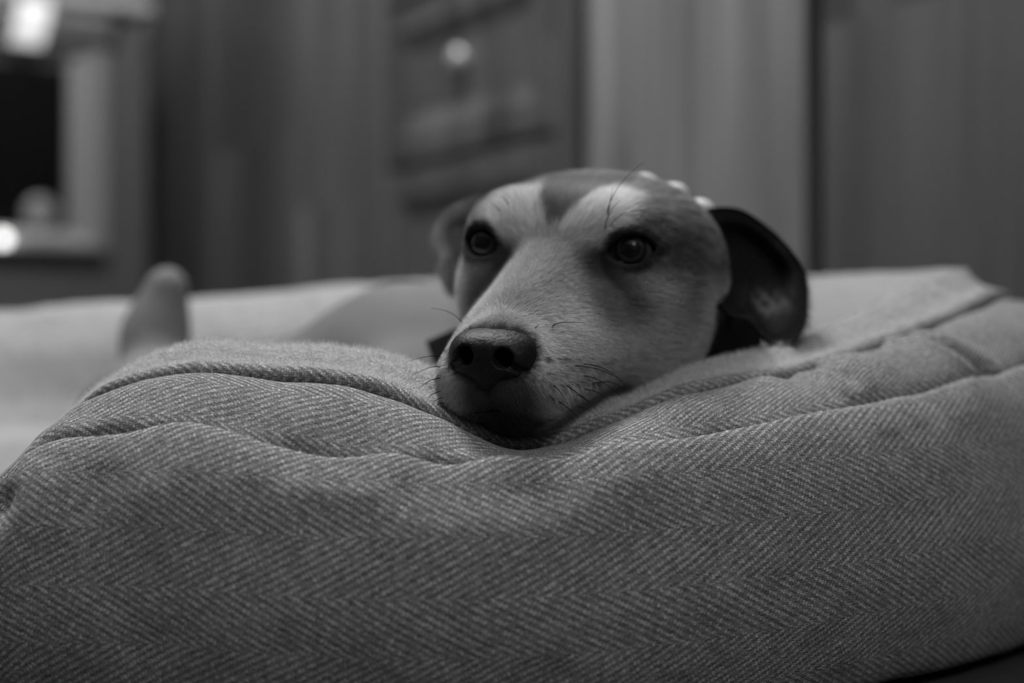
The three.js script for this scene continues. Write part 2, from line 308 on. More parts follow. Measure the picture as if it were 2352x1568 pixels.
function withRelief(geo, amount, creased) {                    // pushes the vertices along their normals, then makes new normals
  const p = geo.attributes.position, n = geo.attributes.normal, q = V(0, 0, 0);
  for (let i = 0; i < p.count; i++) { q.fromBufferAttribute(p, i); const h = relief(q, creased) * amount(i); p.setXYZ(i, q.x + n.getX(i) * h, q.y + n.getY(i) * h, q.z + n.getZ(i) * h); }
  geo.computeVertexNormals(); return geo;
}
// arc length along the ring at the seam, for uv
const NU = 1100, arc = [0];
{ let a = seamAt(0); for (let i = 1; i <= NU; i++) { const b = seamAt(i / NU * NC); arc.push(arc[i - 1] + Math.hypot(a.x - b.x, a.z - b.z)); a = b; } }
const ringX = (i) => i / NU * NC;
const bedThing = thing('dog_bed', 'oval dog bed with grey herringbone sides and pale plush lining', 'dog bed');
const seamWave = (i) => (1 - 0.75 * smooth(8, 10, ringX(i)) * (1 - smooth(14, 16, ringX(i)))) * 0.0018 * Math.sin(arc[i] * 95 + 2 * Math.sin(arc[i] * 23)) + 0.002 * (noise3(arc[i] * 40, 1, 1) - 0.5);
{
  // side panel: from the tucked bottom out over the bulge to the seam
  const NV = 64, cols = [];
  for (let i = 0; i <= NU; i++) {
    const x = ringX(i), s = seamAt(x), o = outward(x), h = s.y, w = seamWave(i);
    const P = (k, y) => V(s.x + o.x * k, y, s.z + o.z * k);
    const full = clamp(h / 0.11, 0.4, 1.25);
    cols.push([P(-0.03, 0.004), P(0.004 * full, 0.004), P(0.016 * full, 0.018), P(0.0235 * full, h * 0.42), P(0.020 * full, h * 0.68), P(0.013 * full, h * 0.87), P(0.004, h + 0.0008 + w), P(-0.0035, h + 0.0005 + w), P(-0.006, h - 0.007)]);
  }
  const K = cols[0].length - 1, pos = (j) => { const t = j / NV; return t < 0.9 ? t / 0.9 * (K - 2.6) : K - 2.6 + (t - 0.9) / 0.1 * 2.6; };
  const pts = cols.map(c => Array.from({ length: NV + 1 }, (_, j) => crv(c, Math.min(pos(j), K - 1e-6), false)));
  const vs = pts.map(c => { const l = [0]; for (let j = 1; j <= NV; j++) l.push(l[j - 1] + c[j].distanceTo(c[j - 1])); const mid = l[Math.round(NV * 0.45)]; return l.map(q => q - mid); });
  const g = gridGeo(NU, NV, (i, j) => pts[i][j], (i, j) => [arc[i], vs[i][j]]);
  withRelief(g, (n) => { const j = n % (NV + 1); return smooth(0, 0.15, j / NV) * (1 - 0.85 * smooth(0.86, 0.97, j / NV)); });
  mesh('side_panel', g, cloth, bedThing, 'grey herringbone side panel');
}
{
  // top panel: out of the seam up to the rolled edge
  const NV = 30, pts = [];
  for (let i = 0; i <= NU; i++) {
    const x = ringX(i), s = seamAt(x), f = footAt(x), o = outward(x), up = 0.010, c = [];
    const a = V(s.x - o.x * 0.003, s.y - 0.006, s.z - o.z * 0.003), e = V(f.x - o.x * 0.012, f.y - 0.010, f.z - o.z * 0.012);
    const at = (t, k) => V(mix(s.x, f.x, t), mix(s.y, f.y, t) + k, mix(s.z, f.z, t));
    const dip = 1 - 0.7 * Math.exp(-Math.pow((x - 8) / 1.1, 2));
    const knots = [a, at(0.10, 0.0005), at(0.3, up * 0.55 * dip), at(0.6, up * 0.75 * dip), at(0.88, up * 0.4 * dip), at(1.02, -0.002), e];
    for (let j = 0; j <= NV; j++) c.push(crv(knots, Math.min(j / NV * 6, 5.9999), false));
    pts.push(c);
  }
  const vs = pts.map(c => { const l = [0]; for (let j = 1; j <= NV; j++) l.push(l[j - 1] + c[j].distanceTo(c[j - 1])); return l; });
  const g = gridGeo(NU, NV, (i, j) => pts[i][j], (i, j) => [arc[i] + 0.013, vs[i][j] + 0.009]);
  withRelief(g, (n) => smooth(0, 0.12, (n % (NV + 1)) / NV) * (1 - smooth(0.85, 1, (n % (NV + 1)) / NV)), true);
  mesh('top_panel', g, cloth, bedThing, 'grey herringbone panel sloping up to the plush');
}
const ROLL_R = 0.0040;
{
  // rolled edge: a tube of the same cloth
  const NV = 20, g = gridGeo(NU, NV, (i, j) => {
    const x = ringX(i), f = footAt(x), o = outward(x), a = j / NV * Math.PI * 2, r = ROLL_R * (0.95 + 0.25 * noise3(arc[i] * 60, 3, 1));
    const k = -0.004 + Math.cos(a) * r, y = 0.0026 + Math.sin(a) * r * 1.0 + 0.0012 * (noise3(arc[i] * 45, 8, 2) - 0.5);
    return V(f.x + o.x * k, f.y + y, f.z + o.z * k);
  }, (i, j) => [arc[i] * 1.3, j / NV * 0.025]);
  mesh('rolled_edge', g, cloth, bedThing, 'rolled herringbone edge below the plush');
}
let plushGeo;
{
  // plush lining: from the rolled edge over the crest and down onto the cushion
  const NV = 90, pts = [];
  for (let i = 0; i <= NU; i++) {
    const x = ringX(i), f = footAt(x), c = crestAt(x), o = outward(x), q = [];
    const start = V(f.x - o.x * 0.008, f.y + 0.0042, f.z - o.z * 0.008);
    const at = (t, k) => V(mix(start.x, c.x, t), mix(start.y, c.y, t) + k, mix(start.z, c.z, t));
    const h = c.y, floorY = 0.085;
    const toMid = V(CENTRE.x - c.x, 0, CENTRE.z - c.z), len = toMid.length(); toMid.normalize();
    const inn = (k, y) => V(c.x + toMid.x * k, y, c.z + toMid.z * k);
    const knots = [V(start.x + o.x * 0.004, start.y - 0.006, start.z + o.z * 0.004), V(start.x + o.x * 0.003, start.y + 0.002, start.z + o.z * 0.003), at(0.2, 0.003), at(0.55, 0.005), at(1, 0), inn(Math.min(0.045, len * 0.3), mix(floorY, h, 0.72)), inn(Math.min(0.08, len * 0.5), mix(floorY, h, 0.22)), inn(Math.min(0.13, len * 0.7), floorY + 0.004), inn(len * 0.85, floorY + 0.004), inn(len * 0.995, floorY + 0.004)];
    for (let j = 0; j <= NV; j++) q.push(crv(knots, Math.min(j / NV * 9, 8.9999), false));
    pts.push(q);
  }
  const vs = pts.map(c => { const l = [0]; for (let j = 1; j <= NV; j++) l.push(l[j - 1] + c[j].distanceTo(c[j - 1])); return l; });
  plushGeo = gridGeo(NU, NV, (i, j) => pts[i][j], (i, j) => [arc[i], vs[i][j]]);
  const p = plushGeo.attributes.position, n = plushGeo.attributes.normal;
  for (let k = 0; k < p.count; k++) {
    const x = p.getX(k), y = p.getY(k), z = p.getZ(k), j = k % (NV + 1);
    const a = 0.010 * (fbm(x * 14, y * 14, z * 14, 3) - 0.5) * smooth(20, 45, j) + 0.0022 * (fbm(x * 110, y * 110, z * 110, 3) - 0.5);
    p.setXYZ(k, x + n.getX(k) * a, y + n.getY(k) * a, z + n.getZ(k) * a);
  }
  plushGeo.computeVertexNormals();
  mesh('plush_lining', plushGeo, plush, bedThing, 'pale fleecy plush lining and cushion');
}
// sampler over triangles
function sampler(geo, keep) {
  const p = geo.attributes.position, idx = geo.index.array, cum = [], ids = []; let s = 0;
  const a = V(0, 0, 0), b = V(0, 0, 0), c = V(0, 0, 0);
  for (let t = 0; t < idx.length; t += 3) {
    a.fromBufferAttribute(p, idx[t]); b.fromBufferAttribute(p, idx[t + 1]); c.fromBufferAttribute(p, idx[t + 2]);
    const w = keep(a, b, c); if (!w) continue;
    s += w * b.clone().sub(a).cross(c.clone().sub(a)).length() / 2; cum.push(s); ids.push(t);
  }
  const n = geo.attributes.normal;
  return { area: s, take() {
    const r = rnd() * s; let lo = 0, hi = cum.length - 1; while (lo < hi) { const m = (lo + hi) >> 1; if (cum[m] < r) lo = m + 1; else hi = m; }
    let u = rnd(), v = rnd(); if (u + v > 1) { u = 1 - u; v = 1 - v; }
    const t = ids[lo], w = 1 - u - v, g = (A) => V(A.getX(idx[t]) * w + A.getX(idx[t + 1]) * u + A.getX(idx[t + 2]) * v, A.getY(idx[t]) * w + A.getY(idx[t + 1]) * u + A.getY(idx[t + 2]) * v, A.getZ(idx[t]) * w + A.getZ(idx[t + 1]) * u + A.getZ(idx[t + 2]) * v);
    return [g(p), g(n).normalize()];
  } };
}
// one hair: a three-sided tapering blade of length 1 along y that bends towards z
function hairGeo(bend, w = 1) {
  const P = [], I = [], rows = [[0, 1], [0.4, 0.85], [0.75, 0.5]];
  for (const [y, r] of rows) for (let k = 0; k < 3; k++) { const a = k * 2.0944; P.push(Math.cos(a) * r * w, y, Math.sin(a) * r * w + bend * y * y); }
  P.push(0, 1, bend);
  for (let r = 0; r < 2; r++) for (let k = 0; k < 3; k++) { const a = r * 3 + k, b = r * 3 + (k + 1) % 3; I.push(a, a + 3, b, b, a + 3, b + 3); }
  for (let k = 0; k < 3; k++) I.push(6 + k, 9, 6 + (k + 1) % 3);
  const g = new THREE.BufferGeometry(); g.setAttribute('position', new THREE.Float32BufferAttribute(P, 3)); g.setIndex(I); g.computeVertexNormals(); return g;
}
// hairs stand on a surface: base point, normal, direction along the skin, lift, length, width
function hairMatrix(p, n, t, lift, len, wid) {
  const y = t.clone().multiplyScalar(Math.cos(lift)).addScaledVector(n, Math.sin(lift)).normalize();
  const x = y.clone().cross(n).normalize(), z = x.clone().cross(y);
  return new THREE.Matrix4().makeBasis(x.multiplyScalar(wid), y.multiplyScalar(len), z.multiplyScalar(-Math.abs(wid)).negate()).setPosition(p.clone().addScaledVector(n, -wid));
}
{
  // fleece fibres on the near crest
  const s = sampler(plushGeo, (a) => a.z > -0.82 && a.z < -0.55 && a.x < 0.27 && a.x > -0.25 && a.y > 0.10 ? 1 : 0), N = 90000;
  const im = new THREE.InstancedMesh(hairGeo(0), mat(0.80, 1), N); im.name = 'fleece'; im.userData = { kind: 'stuff', label: 'short pale fleece fibres' }; im.castShadow = im.receiveShadow = true;
  for (let i = 0; i < N; i++) {
    const [p, n] = s.take(), r = V(rnd() - 0.5, rnd() - 0.5, rnd() - 0.5), t = r.addScaledVector(n, -r.dot(n)).normalize();
    im.setMatrixAt(i, hairMatrix(p, n, t, 0.5 + 0.9 * rnd(), 0.0015 + 0.0022 * rnd(), 0.00006));
    im.setColorAt(i, grey(0.8 + 0.4 * rnd()));
  }
  bedThing.add(im);
}

// ---------------------------------------------------------------- the dog
const YAW = 20.5 * Math.PI / 180, ROLL = 4 * Math.PI / 180, MID = V(0.0212, 0.2042, -0.668);
const hF = V(-Math.sin(YAW), 0, Math.cos(YAW)), hL0 = V(Math.cos(YAW), 0, Math.sin(YAW)), hU0 = V(0, 1, 0);
const hL = hL0.clone().multiplyScalar(Math.cos(ROLL)).addScaledVector(hU0, -Math.sin(ROLL)), hU = hU0.clone().multiplyScalar(Math.cos(ROLL)).addScaledVector(hL0, Math.sin(ROLL));
const HEAD = new THREE.Matrix4().makeBasis(hL.clone().multiplyScalar(0.01), hU.clone().multiplyScalar(0.01), hF.clone().multiplyScalar(0.01)).setPosition(MID);   // centimetres in the head to metres in the room
const HEADI = HEAD.clone().invert();
const toRoom = (x, y, z) => V(x, y, z).applyMatrix4(HEAD);
// distances to simple shapes, centimetres
const ell = (x, y, z, cx, cy, cz, rx, ry, rz) => { const a = (x - cx) / rx, b = (y - cy) / ry, c = (z - cz) / rz, k0 = Math.sqrt(a * a + b * b + c * c), k1 = Math.sqrt(a * a / rx / rx + b * b / ry / ry + c * c / rz / rz); return k1 < 1e-9 ? -Math.min(rx, ry, rz) : k0 * (k0 - 1) / k1; };
const cap = (x, y, z, ax, ay, az, ra, bx, by, bz, rb) => { const dx = bx - ax, dy = by - ay, dz = bz - az, t = clamp(((x - ax) * dx + (y - ay) * dy + (z - az) * dz) / (dx * dx + dy * dy + dz * dz)); return Math.hypot(x - ax - dx * t, y - ay - dy * t, z - az - dz * t) - mix(ra, rb, t); };
const smin = (a, b, k) => { const h = Math.max(k - Math.abs(a - b), 0) / k; return Math.min(a, b) - h * h * k * 0.25; };
const smax = (a, b, k) => -smin(-a, -b, k);
// eyes: centre, axes of the opening (gaze g, along the lids a, across b)
const EYES = [-1, 1].map(s => {
  const c = V(s * 3.42, -0.05, -0.55), g = V(s * 0.30, 0.10, 0.95).normalize(), a = V(s * 0.93, 0.16, -0.30); a.addScaledVector(g, -a.dot(g)).normalize();
  const b = V(0, 0, 0).crossVectors(g, a).multiplyScalar(s).normalize(); return { s, c, g, a, b };
});
const EYE_R = 1.12;
function lidDistance(e, x, y, z) {                    // < 0 inside the almond opening, seen along the gaze
  const dx = x - e.c.x, dy = y - e.c.y, dz = z - e.c.z, u = dx * e.a.x + dy * e.a.y + dz * e.a.z, v = dx * e.b.x + dy * e.b.y + dz * e.b.z, w = dx * e.g.x + dy * e.g.y + dz * e.g.z;
  if (w < -0.2) return 5;
  const R = 1.32, o = 0.66;                            // two circles meet at the corners
  return Math.max(Math.hypot(u, v + o) - R, Math.hypot(u, v - o * 0.95) - R * 0.99);
}
function headSDF(x, y, z) {
  const ax = Math.abs(x);
  let d = ell(ax, y, z, 0, -0.95, -5.6, 5.7, 4.3, 6.0);                             // skull
  d = smin(d, ell(ax, y, z, 2.9, -0.9, -6.4, 3.5, 4.1, 4.6), 1.3);
  d = smin(d, ell(ax, y, z, 2.5, 0.85, -1.7, 2.5, 1.85, 2.5), 1.6);                 // brows
  d = smin(d, ell(ax, y, z, 0, 0.1, -1.8, 2.4, 2.3, 2.6), 1.2);                     // forehead between them
  d = smin(d, cap(ax, y, z, 0, -0.9, -1.2, 1.9, 0, -3.75, 4.0, 1.7), 1.6);           // bridge, from the forehead on
  d = smin(d, cap(ax, y, z, 0, -2.75, 1.2, 1.95, 0, -5.25, 6.3, 1.65), 1.3);
  d = smin(d, cap(ax, y, z, 1.6, -4.4, 0.6, 2.35, 1.12, -6.1, 6.0, 1.82), 1.3);        // upper lips
  d = smin(d, ell(ax, y, z, 0, -4.95, 6.4, 1.85, 1.45, 1.3), 0.7);
  if (z > 6) d = smax(d, -nostril(ax, y, z), 0.1);
  d = smin(d, ell(ax, y, z, 3.75, -1.6, -2.8, 1.6, 1.5, 2.6), 1.6);                  // cheek bones
  d = smin(d, ell(ax, y, z, 3.25, -4.2, -4.4, 2.5, 3.7, 3.8), 1.8);                  // cheeks
  // lower jaw, with a line of the mouth between it and the lips
  const jaw = cap(ax, y, z, 0.6, -6.3, -2.0, 2.6, 0.35, -7.5, 5.2, 1.0);
  d = smin(d, jaw, 0.35);
  const my = -7.35 - 0.10 * (z - 6) - 0.45 * smooth(0, 2.0, ax) + 0.1;               // mouth line
  d = smax(d, -(Math.hypot((y - my) * 1.0, Math.max(0, 0.55 - jaw) * 0.0) - 0.07 + Math.max(0, -d - 0.28) * 2 + (z < 1 ? (1 - z) : 0)), 0.12);
  d = smax(d, -cap(ax, y, z, 0, -6.2, 7.95, 0.07, 0, -7.2, 7.75, 0.06), 0.25);      // groove under the nose
  // eyelids
  for (const e of EYES) {
    if (e.s * x < 0) continue;
    const q = Math.hypot(x - e.c.x, y - e.c.y, z - e.c.z);
    if (q > 3.4) continue;
    d = smin(d, q - 1.36, 0.75);
    const l = lidDistance(e, x, y, z);
    d = smax(d, -Math.max(l, 0.0 - (q - 0.5)), 0.22);
  }
  return d;
}
// neck, trunk, legs and tail, metres in the room
const NECK = [[toRoom(0, -1.5, -6.5), 0.053], [toRoom(-0.6, -3.4, -14.5), 0.061]], SIDE = W(1680, 815, 0.775);   // SIDE: the shoulder below the ear
const SHOULDER = V(0.015, 0.125, -0.885), CHEST = V(-0.07, 0.130, -0.935), HIP = V(-0.255, 0.098, -1.01);
const BONES = [
  [NECK[1][0], 0.05, SIDE, 0.042],
  [NECK[0][0], NECK[0][1], NECK[1][0], NECK[1][1]], [NECK[1][0], 0.060, SHOULDER, 0.068], [SHOULDER, 0.068, CHEST, 0.062], [CHEST, 0.062, V(-0.17, 0.105, -0.98), 0.048], [V(-0.17, 0.105, -0.98), 0.048, HIP, 0.045],
  [HIP, 0.045, V(-0.16, 0.108, -0.90), 0.034], [V(-0.16, 0.108, -0.90), 0.034, V(-0.21, 0.094, -0.94), 0.019], [V(-0.21, 0.094, -0.94), 0.019, V(-0.15, 0.094, -0.86), 0.016],      // hind leg folded on the cushion
  [CHEST, 0.04, V(-0.06, 0.115, -0.84), 0.032], [V(-0.06, 0.115, -0.84), 0.03, V(-0.15, 0.105, -0.80), 0.017], [V(-0.15, 0.105, -0.80), 0.018, V(-0.185, 0.103, -0.785), 0.018],  // foreleg
  [HIP, 0.036, V(-0.262, 0.115, -1.05), 0.020], [V(-0.262, 0.115, -1.05), 0.020, V(-0.266, 0.165, -1.06), 0.0180], [V(-0.266, 0.165, -1.06), 0.0180, V(-0.257, 0.200, -1.06), 0.0155],   // raised tail
];
function bodySDF(x, y, z) { let d = 9; for (const [a, ra, b, rb] of BONES) d = smin(d, cap(x, y, z, a.x, a.y, a.z, ra, b.x, b.y, b.z, rb), 0.03); return d; }
const hv = V(0, 0, 0);
function dogSDF(x, y, z) {                            // everything, metres
  hv.set(x, y, z).applyMatrix4(HEADI);
  return smin(headSDF(hv.x, hv.y, hv.z) * 0.01, cap(x, y, z, NECK[0][0].x, NECK[0][0].y, NECK[0][0].z, 0.053, NECK[1][0].x, NECK[1][0].y, NECK[1][0].z, 0.061), 0.02);
}
// surface nets over a box; f is only looked at near the surface
function surfaceNet(f, lo, hi, cell, snap = true) {
  const n = [0, 1, 2].map(k => Math.ceil((hi[k] - lo[k]) / cell) + 1), [nx, ny, nz] = n;
  const val = new Float32Array(nx * ny * nz).fill(1e3), B = 6, at = (i, j, k) => (i * ny + j) * nz + k;
  for (let i = 0; i < nx; i += B) for (let j = 0; j < ny; j += B) for (let k = 0; k < nz; k += B) {
    const c = f(lo[0] + (i + B / 2) * cell, lo[1] + (j + B / 2) * cell, lo[2] + (k + B / 2) * cell);
    if (Math.abs(c) > B * cell * 1.7) { if (c < 0) for (let a = i; a < Math.min(nx, i + B); a++) for (let b = j; b < Math.min(ny, j + B); b++) for (let e = k; e < Math.min(nz, k + B); e++) val[at(a, b, e)] = -1e3; continue; }
    for (let a = i; a < Math.min(nx, i + B); a++) for (let b = j; b < Math.min(ny, j + B); b++) for (let e = k; e < Math.min(nz, k + B); e++) val[at(a, b, e)] = f(lo[0] + a * cell, lo[1] + b * cell, lo[2] + e * cell);
  }
  const vid = new Int32Array(nx * ny * nz).fill(-1), P = [], I = [];
  for (let i = 0; i < nx - 1; i++) for (let j = 0; j < ny - 1; j++) for (let k = 0; k < nz - 1; k++) {
    let m = 0; const c = [];
    for (let q = 0; q < 8; q++) { const v = val[at(i + (q & 1), j + ((q >> 1) & 1), k + (q >> 2))]; c.push(v); if (v < 0) m++; }
    if (m === 0 || m === 8) continue;
    let x = 0, y = 0, z = 0, w = 0;
    for (const [a, b] of [[0, 1], [2, 3], [4, 5], [6, 7], [0, 2], [1, 3], [4, 6], [5, 7], [0, 4], [1, 5], [2, 6], [3, 7]]) {
      if ((c[a] < 0) === (c[b] < 0)) continue;
      const t = Math.abs(c[a]) > 900 || Math.abs(c[b]) > 900 ? 0.5 : c[a] / (c[a] - c[b]);
      x += mix(a & 1, b & 1, t); y += mix((a >> 1) & 1, (b >> 1) & 1, t); z += mix(a >> 2, b >> 2, t); w++;
    }
    vid[at(i, j, k)] = P.length / 3; P.push(lo[0] + (i + x / w) * cell, lo[1] + (j + y / w) * cell, lo[2] + (k + z / w) * cell);
  }
  const quad = (a, b, c, d, flip) => { if (a < 0 || b < 0 || c < 0 || d < 0) return; if (flip) I.push(a, c, b, a, d, c); else I.push(a, b, c, a, c, d); };
  for (let i = 1; i < nx - 1; i++) for (let j = 1; j < ny - 1; j++) for (let k = 1; k < nz - 1; k++) {
    const s = val[at(i, j, k)] < 0;
    if (s !== val[at(i + 1, j, k)] < 0) quad(vid[at(i, j - 1, k - 1)], vid[at(i, j, k - 1)], vid[at(i, j, k)], vid[at(i, j - 1, k)], !s);
    if (s !== val[at(i, j + 1, k)] < 0) quad(vid[at(i - 1, j, k - 1)], vid[at(i, j, k - 1)], vid[at(i, j, k)], vid[at(i - 1, j, k)], s);
    if (s !== val[at(i, j, k + 1)] < 0) quad(vid[at(i - 1, j - 1, k)], vid[at(i, j - 1, k)], vid[at(i, j, k)], vid[at(i - 1, j, k)], !s);
  }
  const N = new Float32Array(P.length), e = cell * 0.5;
  for (let i = 0; i < P.length; i += 3) {
    for (let r = 0; r < 2; r++) {
      const x = P[i], y = P[i + 1], z = P[i + 2];
      let gx = f(x + e, y, z) - f(x - e, y, z), gy = f(x, y + e, z) - f(x, y - e, z), gz = f(x, y, z + e) - f(x, y, z - e);
      const l = Math.hypot(gx, gy, gz) || 1; gx /= l; gy /= l; gz /= l;
      if (r === 0 && snap) { const d = clamp(f(x, y, z) / (l / (2 * e)), -cell * 0.6, cell * 0.6); P[i] -= gx * d; P[i + 1] -= gy * d; P[i + 2] -= gz * d; }
      N[i] = gx; N[i + 1] = gy; N[i + 2] = gz;
    }
  }
  const g = new THREE.BufferGeometry(); g.setAttribute('position', new THREE.Float32BufferAttribute(P, 3)); g.setAttribute('normal', new THREE.BufferAttribute(N, 3)); g.setIndex(I);
  return g;
}
const nostril = (ax, y, z) => Math.min(cap(ax, y, z, 0.92, -5.10, 8.9, 0.45, 0.70, -5.05, 7.3, 0.34), cap(ax, y, z, 1.05, -5.3, 8.5, 0.2, 1.75, -5.65, 7.8, 0.13));
function noseSolid(x, y, z) {
  const ax = Math.abs(x);
  let d = ell(ax, y, z, 0.0, -4.85, 7.25, 1.85, 1.25, 1.35);
  d = smin(d, ell(ax, y, z, 0.85, -5.15, 7.55, 0.95, 0.85, 0.95), 0.5);
  d = smin(d, ell(ax, y, z, 0, -5.75, 7.55, 0.75, 0.8, 0.75), 0.4);
  return smax(d, y + 3.72 + 0.25 * (z - 7.3), 0.7);
}
function noseSDF(x, y, z) {
  const ax = Math.abs(x);
  let d = smax(noseSolid(x, y, z), -nostril(ax, y, z), 0.17);
  d = smax(d, -cap(ax, y, z, 0, -5.0, 8.75, 0.03, 0, -6.7, 8.35, 0.05), 0.2);                                         // groove
  const cell = noise3(x * 9, y * 9, z * 9) * 0.6 + noise3(x * 18, y * 18, z * 18) * 0.4;
  return d - 0.035 * (cell - 0.5);
}
// the coat: how light the fur is at a point of the head (centimetres)
const blob = (x, y, z, cx, cy, cz, rx, ry, rz, soft = 0.35) => { const q = Math.sqrt(((x - cx) / rx) ** 2 + ((y - cy) / ry) ** 2 + ((z - cz) / rz) ** 2); return 1 - smooth(1 - soft, 1 + soft, q); };
function coat(x, y, z) {
  const ax = Math.abs(x), n1 = fbm(x * 0.8, y * 0.8, z * 0.8, 3) - 0.5, n2 = fbm(x * 3.2, y * 3.2, z * 2.2 + 9, 3) - 0.5;
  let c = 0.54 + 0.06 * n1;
  c = mix(c, 0.22, blob(ax, y, z, 0, -1.6, 3.2, 1.6, 2.2, 4.4, 0.5) * 0.9);                 // bridge of the nose, darkened in colour to hold down the lamplight on it
  // brindled crown and temples
  const crown = Math.max(smooth(3.3, 4.3, ax + 0.25 * y - 0.12 * z + 1.4 * n2) * smooth(-1.6, -0.4, y + 1.2 * n2), smooth(2.9, 3.8, y + 0.22 * ax + 0.9 * n2), smooth(-1.6, -3.0, z + 0.2 * ax + 1.8 * n2) * smooth(-2.2, -0.2, y + 1.6 * n2));
  c = mix(c, 0.11 + 0.36 * n2, crown * 0.94);
  // dark wedge on the forehead
  const wedge = smooth(0.25, -0.25, ax - 0.62 * (y - 0.45) + 0.5 * n2) * smooth(0.3, 0.9, y) * (1 - smooth(3.2, 4.6, y));
  c = mix(c, 0.05, wedge * 0.92);
  // light brows, lifted further in colour to make up for weak front light
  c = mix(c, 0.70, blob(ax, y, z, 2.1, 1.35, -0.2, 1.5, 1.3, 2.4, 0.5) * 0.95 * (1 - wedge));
  // dark eye rims and the stripe that runs from them towards the nose and the cheek
  for (const e of EYES) {
    const l = lidDistance(e, x, y, z), q = Math.hypot(x - e.c.x, y - e.c.y, z - e.c.z);
    if (e.s * x > 0 && q < 4) { c = mix(c, 0.018, 1 - smooth(0.2, 0.6, l + 0.3 * n2)); }
  }
  c = mix(c, 0.035, blob(ax, y, z, 2.1, -0.8, 0.7, 1.1, 0.8, 1.4, 0.5) * 0.95);
  c = mix(c, 0.13, blob(ax, y, z, 3.0, -2.4, 0.9, 1.4, 1.5, 2.2, 0.6) * 0.9);  // below the eyes: a marking, with shade put into the colour too
  c = mix(c, 0.06, blob(ax, y, z, 5.0, -1.2, -2.8, 1.3, 2.4, 1.4, 0.6) * smooth(-0.2, 0.2, n2 + 0.15) * 0.8);
  // muzzle: dark round the nose and down the lips, shifted sideways to paint in shade
  c = mix(c, 0.06, blob(ax, y, z, 0, -3.9, 6.9, 1.3, 0.8, 1.2, 0.6) * 0.8);
  if (z > 5) c = mix(0.025, c, smooth(0.02, 0.3, noseSolid(x, y, z) + 0.25 * n2));
  c = mix(c, 0.035, blob(x, y, z, 0.5, -6.7, 8.0, 1.85, 1.7, 2.2, 0.35) * 0.95);
  c = mix(c, 0.04, blob(x, y, z, 0.5, -8.1, 6.6, 2.2, 0.9, 2.2, 0.35) * 0.9);
  // pale sides of the muzzle, with rows of dark whisker spots
  if (ax > 1.5 && z > 2.2 && z < 7.2 && y < -4.9 && y > -7.4) {
    const a = z / 0.62, b = (y + 0.12 * z) / 0.5, i = Math.floor(a), j = Math.floor(b), ox = 0.3 + 0.4 * hash3(i, j, 21), oy = 0.3 + 0.4 * hash3(i, j, 22);
    c = mix(c, 0.05, 0.8 * (1 - smooth(0.08, 0.19, Math.hypot((a - i - ox) * 0.62, (b - j - oy) * 0.5))));
  }
  return Math.max(0.012, c * (1 + 0.25 * n2));
}
const dog = thing('dog', 'short-haired dog resting its chin on the front of the bed', 'dog');
const headGeo = surfaceNet(dogSDF, [-0.10, 0.09, -0.85], [0.13, 0.275, -0.565], 0.0013);
const trunkGeo = surfaceNet(bodySDF, [-0.36, 0.05, -1.14], [0.13, 0.30, -0.70], 0.006);
const local = V(0, 0, 0);
function paint(g, f) { const p = g.attributes.position, c = new Float32Array(p.count * 3); for (let i = 0; i < p.count; i++) { const v = f(p.getX(i), p.getY(i), p.getZ(i), i); c[i * 3] = c[i * 3 + 1] = c[i * 3 + 2] = v; } g.setAttribute('color', new THREE.BufferAttribute(c, 3)); return g; }
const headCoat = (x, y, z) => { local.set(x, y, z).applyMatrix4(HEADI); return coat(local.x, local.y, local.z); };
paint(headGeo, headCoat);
paint(trunkGeo, (x, y, z) => 0.16 * (0.85 + 0.3 * fbm(x * 30, y * 30, z * 30, 3)));
// ears: bowls of skin that open towards the front, from their rim
function earGeo(rim, mid, thick, shade, lump) {
  const NR = 96, NK = 20, at = (i, k) => {
    const r = crv(rim, i / NR * rim.length, true), t = k / NK;             // t 0 at the rim, 1 in the middle
    const p = r.clone().lerp(mid, t); p.z += 0.0055 * Math.exp(-Math.pow((t - 0.22) / 0.14, 2)) - 0.008 * Math.sin(Math.min(t * 1.3, 1) * Math.PI / 2) * (1 - t) * 2;
    if (lump) { const d = p.distanceTo(lump[0]); p.z += lump[1] * Math.exp(-d * d / (lump[2] * lump[2])); }
    return p;
  };
  const inner = gridGeo(NR, NK, at), outerG = gridGeo(NR, NK, at, null, true);
  const p = outerG.attributes.position, n = inner.attributes.normal, q = inner.attributes.position;
  const sgn = n.getZ(10) < 0 ? -1 : 1;
  for (let i = 0; i < p.count; i++) { const k = i % (NK + 1), th = thick * smooth(0, 3, k); p.setXYZ(i, q.getX(i) - sgn * n.getX(i) * th, q.getY(i) - sgn * n.getY(i) * th, q.getZ(i) - sgn * n.getZ(i) * th); }
  outerG.computeVertexNormals();
  const m = mergeGeometries([inner, outerG]); m.deleteAttribute('uv');
  return paint(m, shade);
}
const leftRim = [[1632, 478, 0.735], [1700, 480, 0.745], [1765, 522, 0.742], [1818, 575, 0.733], [1850, 632, 0.726], [1855, 700, 0.717], [1846, 752, 0.709], [1818, 790, 0.703], [1780, 794, 0.702], [1742, 765, 0.698], [1712, 735, 0.696], [1670, 720, 0.695], [1622, 660, 0.697], [1600, 560, 0.703], [1605, 500, 0.715]].map(q => W(...q));
const rightRim = [[1120, 450, 0.79], [1055, 470, 0.80], [1012, 505, 0.80], [999, 545, 0.797], [1012, 590, 0.79], [1010, 622, 0.787], [1030, 660, 0.785], [1052, 673, 0.78], [1075, 640, 0.775], [1100, 540, 0.775]].map(q => W(...q));
const lumpAt = W(1768, 692, 0.728);
